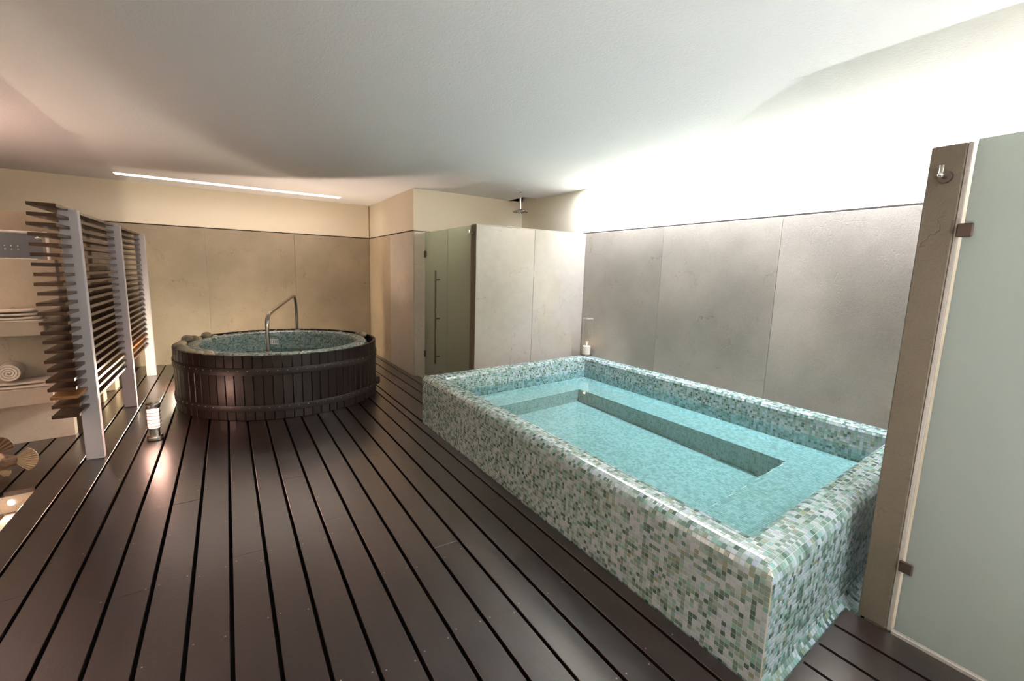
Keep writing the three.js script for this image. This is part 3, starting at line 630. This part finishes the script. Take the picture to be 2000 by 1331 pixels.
// ---------------------------------------------------------------- glass of the showers
{
  const gl = phy({ color: 0xd6dacb, roughness: 0.52, transmission: 0.92, thickness: 0, ior: 1.5 });
  const d = thing('shower_door', 'greenish glass shower door with a long vertical steel bar handle', 'door', [XG, 0, ZA]);
  mesh('pane', slab(-0.004, 0.004, 0.012, HL - 0.01, 0.015, 0.77), gl, d);
  for (const y of [1.73, 0.32]) mesh('hinge', merge([cbox(-0.012, 0.012, y - 0.045, y + 0.045, 0, 0.05, 0.003), cbox(-0.016, -0.008, y - 0.045, y + 0.045, 0.0, 0.055, 0.003)]), M.steelDark, d);
  const h = mesh('handle', rod([-0.065, 0.27, 0.535], [-0.065, 1.51, 0.535], 0.0125, 16), M.steelDark, d);
  for (const y of [0.37, 0.88, 1.39]) mesh('standoff', rod([-0.065, y, 0.535], [0.03, y, 0.535], 0.008), M.steelDark, h);
  const p = thing('fixed_glass_panel', 'fixed greenish glass panel between the shower door and the stone partition', 'glass panel', [XG, 0, ZA]);
  mesh('pane', slab(-0.004, 0.004, 0.0, HL - 0.01, 0.778, 1.41), gl, p);
  mesh('edge_seal', slab(-0.006, 0.006, 0.0, HL - 0.01, 0.771, 0.777), std({ color: 0x8d9483, roughness: 0.4 }), p);

  const fr = thing('frosted_glass_panel', 'big frosted pale green glass panel fixed to the stone wall end at right', 'glass panel', [XG, 0, -0.57]);
  mesh('pane', slab(-0.004, 0.006, 0.022, HL + 0.004, 0.006, 1.4), phy({ color: 0xa9afab, roughness: 1, transmission: 0.8, thickness: 0, ior: 1.5 }), fr);
  for (const y of [1.71, 0.318]) mesh('clamp', merge([cbox(-0.014, -0.004, y - 0.026, y + 0.026, -0.012, 0.035, 0.005), cbox(0.006, 0.014, y - 0.026, y + 0.026, 0.006, 0.035, 0.004)]), M.brownMetal, fr);
}
function robeHook(x, y, z, label) {
  const h = thing('robe_hook', label, 'hook', [x, y, z]);
  mesh('rosette', new THREE.CylinderGeometry(0.021, 0.023, 0.012, 24).rotateZ(Math.PI / 2).translate(-0.006, 0, 0), M.steelDark, h);
  mesh('arm', rod([-0.01, 0, 0], [-0.062, 0.002, 0], 0.0085), M.steelDark, h);
  mesh('peg', merge([rod([-0.058, -0.004, 0], [-0.058, 0.036, 0], 0.0065), new THREE.SphereGeometry(0.0095, 12, 8).translate(-0.06, 0, 0)]), M.chrome, h);
  return h;
}
robeHook(XG, 1.915, -0.64, 'steel robe hook high on the brown stone wall end at right');
robeHook(XG, 1.93, -4.58, 'small steel robe hook on the far shower partition above the glass');
{ // rain shower
  const s = thing('rain_shower', 'round steel rain shower head hanging from the ceiling over the far shower', 'shower head', [3.477, HC, -5.36]);
  mesh('ceiling_rose', lathe([[0, -0.012], [0.02, -0.012], [0.034, -0.004], [0.036, 0], [0, 0]], 24), M.chrome, s);
  mesh('stem', rod([0, 0, 0], [0, -0.23, 0], 0.0125), M.chrome, s);
  mesh('head', lathe([[0, -0.27], [0.1, -0.27], [0.106, -0.262], [0.1, -0.252], [0.04, -0.238], [0.014, -0.225], [0, -0.225]], 36), M.steel, s);
  const im = []; for (let r = 1; r <= 4; r++) for (let i = 0; i < r * 6; i++) { const a = i / (r * 6) * 6.2832; im.push(new THREE.CylinderGeometry(0.0035, 0.0025, 0.006, 6).translate(r * 0.023 * Math.cos(a), -0.272, r * 0.023 * Math.sin(a))); }
  const nz = mesh('nozzles', merge(im), M.slabDark, s); nz.userData.kind = 'stuff';
}

// ---------------------------------------------------------------- lamps and candles
function bollard(x, z, L, label) {
  const b = thing('bollard_lamp', label, 'lamp', [x, 0.001, z]);
  mesh('base', lathe([[0, 0], [0.056, 0], [0.057, 0.004], [0.057, 0.026], [0.053, 0.034], [0.04, 0.036], [0.037, 0.036]], 36), M.steel, b);
  mesh('body', lathe([[0.037, 0.034], [0.037, 0.1], [0.044, 0.101], [0.044, 0.108], [0, 0.108]], 36), M.steel, b);
  mesh('diffuser', lathe([[0, 0.109], [0.041, 0.109], [0.042, 0.118], [0.042, 0.27], [0.04, 0.276], [0, 0.276]], 32), lamp(L), b);
  mesh('cap', lathe([[0, 0.277], [0.05, 0.277], [0.051, 0.284], [0.051, 0.312], [0.046, 0.32], [0, 0.322]], 36), M.steel, b);
  for (let i = 0; i < 5; i++) mesh('ring', new THREE.TorusGeometry(0.051, 0.0028, 8, 36).rotateX(Math.PI / 2).translate(0, 0.125 + i * 0.03, 0), M.steel, b);
  for (const a of [0.5, 2.6, 4.7]) mesh('stay', rod([0.051 * Math.cos(a), 0.1, 0.051 * Math.sin(a)], [0.051 * Math.cos(a), 0.28, 0.051 * Math.sin(a)], 0.0028, 8), M.steelDark, b);
  const p = new THREE.PointLight(rgb(L.color), L.power, 0, 2); p.position.set(0, 0.19, 0); p.castShadow = true; p.shadow.radius = 2.5; b.add(p);
  return b;
}
bollard(-0.596, -4.735, LIGHT.bollard, 'small glowing steel bollard lamp on the deck in front of the tub');
bollard(-0.50, -6.66, LIGHT.unseenBollard, 'unseen bollard lamp behind the left side of the round tub, lighting the back wall');  // out of view, placed to light the back wall and screen
{ // recessed step light
  const s = thing('step_light', 'round glowing step light set into the pale stair riser', 'light', [-1.275, -0.078, -4.044]);
  s.rotation.y = -0.118;
  mesh('bezel', new THREE.TorusGeometry(0.021, 0.003, 8, 28), M.white, s);
  mesh('lens', new THREE.SphereGeometry(0.02, 20, 10).scale(1, 1, 0.3), lamp(LIGHT.step), s);
  const sp = new THREE.SpotLight(rgb(LIGHT.step.color), LIGHT.step.power, 0, 1.2, 0.6, 2); sp.position.set(0, 0, 0.012); sp.target.position.set(0, -0.12, 0.3); sp.castShadow = true; s.add(sp, sp.target);
}
function uplight(x, y, z, L, toward, angle, label) {                // small added fill uplight let into the boards
  const u = thing('fill_uplight', label, 'lamp', [x, y, z]);
  mesh('bezel', lathe([[0.04, 0.002], [0.06, 0.002], [0.062, 0.0005], [0.062, -0.002], [0.04, -0.002]], 36), M.steel, u);
  mesh('lens', lathe([[0, 0.0015], [0.0395, 0.0015], [0.0395, -0.002], [0, -0.002]], 36), lamp(L), u);
  const sp = new THREE.SpotLight(rgb(L.color), L.power, 0, angle, 1, 2); sp.position.set(0, 0.012, 0); sp.target.position.set(...toward); sp.castShadow = true; sp.shadow.radius = 2; u.add(sp, sp.target);
}
uplight(1.2, 0.003, 1.5, LIGHT.fillUpFront, [0.45, 1, -0.75], 0.85, 'added cool round fill uplight in the deck boards behind the viewer');  // added to brighten the middle of the ceiling
uplight(1.22, 0.003, -6.83, LIGHT.fillUpBack, [-0.12, 1, 0.12], 0.95, 'added warm round fill uplight in the boards behind the right side of the round tub');  // added to brighten the ceiling and block face near the tub
{ // added bowl lamp on the niche wall, out of view, brightening the left ceiling
  const L = LIGHT.fillUpLeft, u = thing('added_bowl_lamp', 'added steel bowl fill uplighter on top of the plaster niche wall at far left', 'lamp', [-2.7, 1.503, -4.99]);
  mesh('base', lathe([[0, 0], [0.05, 0], [0.05, 0.008], [0.012, 0.012], [0.012, 0.05], [0, 0.05]], 28), M.steel, u);
  mesh('bowl', lathe([[0, 0.05], [0.03, 0.052], [0.062, 0.075], [0.07, 0.105], [0.067, 0.105], [0.058, 0.078], [0.028, 0.056], [0, 0.055]], 32), M.steel, u);
  mesh('bulb', new THREE.SphereGeometry(0.022, 16, 12).translate(0, 0.082, 0), lamp(L), u);
  const sp = new THREE.SpotLight(rgb(L.color), L.power, 0, 1.36, 0.2, 2); sp.position.set(0, 0.107, 0); sp.target.position.set(0.1, 1.1, 0); sp.castShadow = true; sp.shadow.radius = 2; u.add(sp, sp.target);
}
function candle(x, z, label) {
  const c = thing('hurricane_candle', label, 'candle', [x, POOL.h + 0.001, z]);
  mesh('base', lathe([[0, 0], [0.066, 0], [0.067, 0.006], [0.064, 0.012], [0, 0.012]], 32), M.steelDark, c);
  mesh('candle', lathe([[0, 0.013], [0.05, 0.013], [0.0505, 0.02], [0.05, 0.118], [0.045, 0.126], [0.02, 0.121], [0, 0.12]], 32), M.wax, c);
  mesh('wick', rod([0, 0.12, 0], [0.003, 0.14, 0], 0.0015, 6), M.slabDark, c);
  mesh('flame', lathe([[0, 0.133], [0.005, 0.14], [0.0065, 0.148], [0.004, 0.162], [0, 0.176]], 12), lamp(LIGHT.candle), c);
  mesh('glass', lathe([[0.0635, 0.013], [0.0635, 0.48], [0.0605, 0.48], [0.0605, 0.013]], 48), phy({ color: 0xffffff, roughness: 0.02, transmission: 1, thickness: 0, ior: 1.45 }), c);
  mesh('glass_lip', new THREE.TorusGeometry(0.0635, 0.0016, 8, 48).rotateX(Math.PI / 2).translate(0, 0.48, 0), phy({ color: 0xeef2ee, roughness: 0.15, transmission: 0.4, thickness: 0 }), c);
  const p = new THREE.PointLight(rgb(LIGHT.candle.color), LIGHT.candle.power, 0, 2); p.position.set(0, 0.155, 0); p.castShadow = true; c.add(p);
  return c;
}
const c1 = candle(3.885, -4.31, 'white candle in a tall glass cylinder in the far corner of the pool rim');
{ const c = copyOf(c1, 'candle in a glass cylinder on the pool rim half hidden by the stone wall end'); c.position.set(3.885, POOL.h + 0.001, -1.06); }

renderer.render(scene, camera);
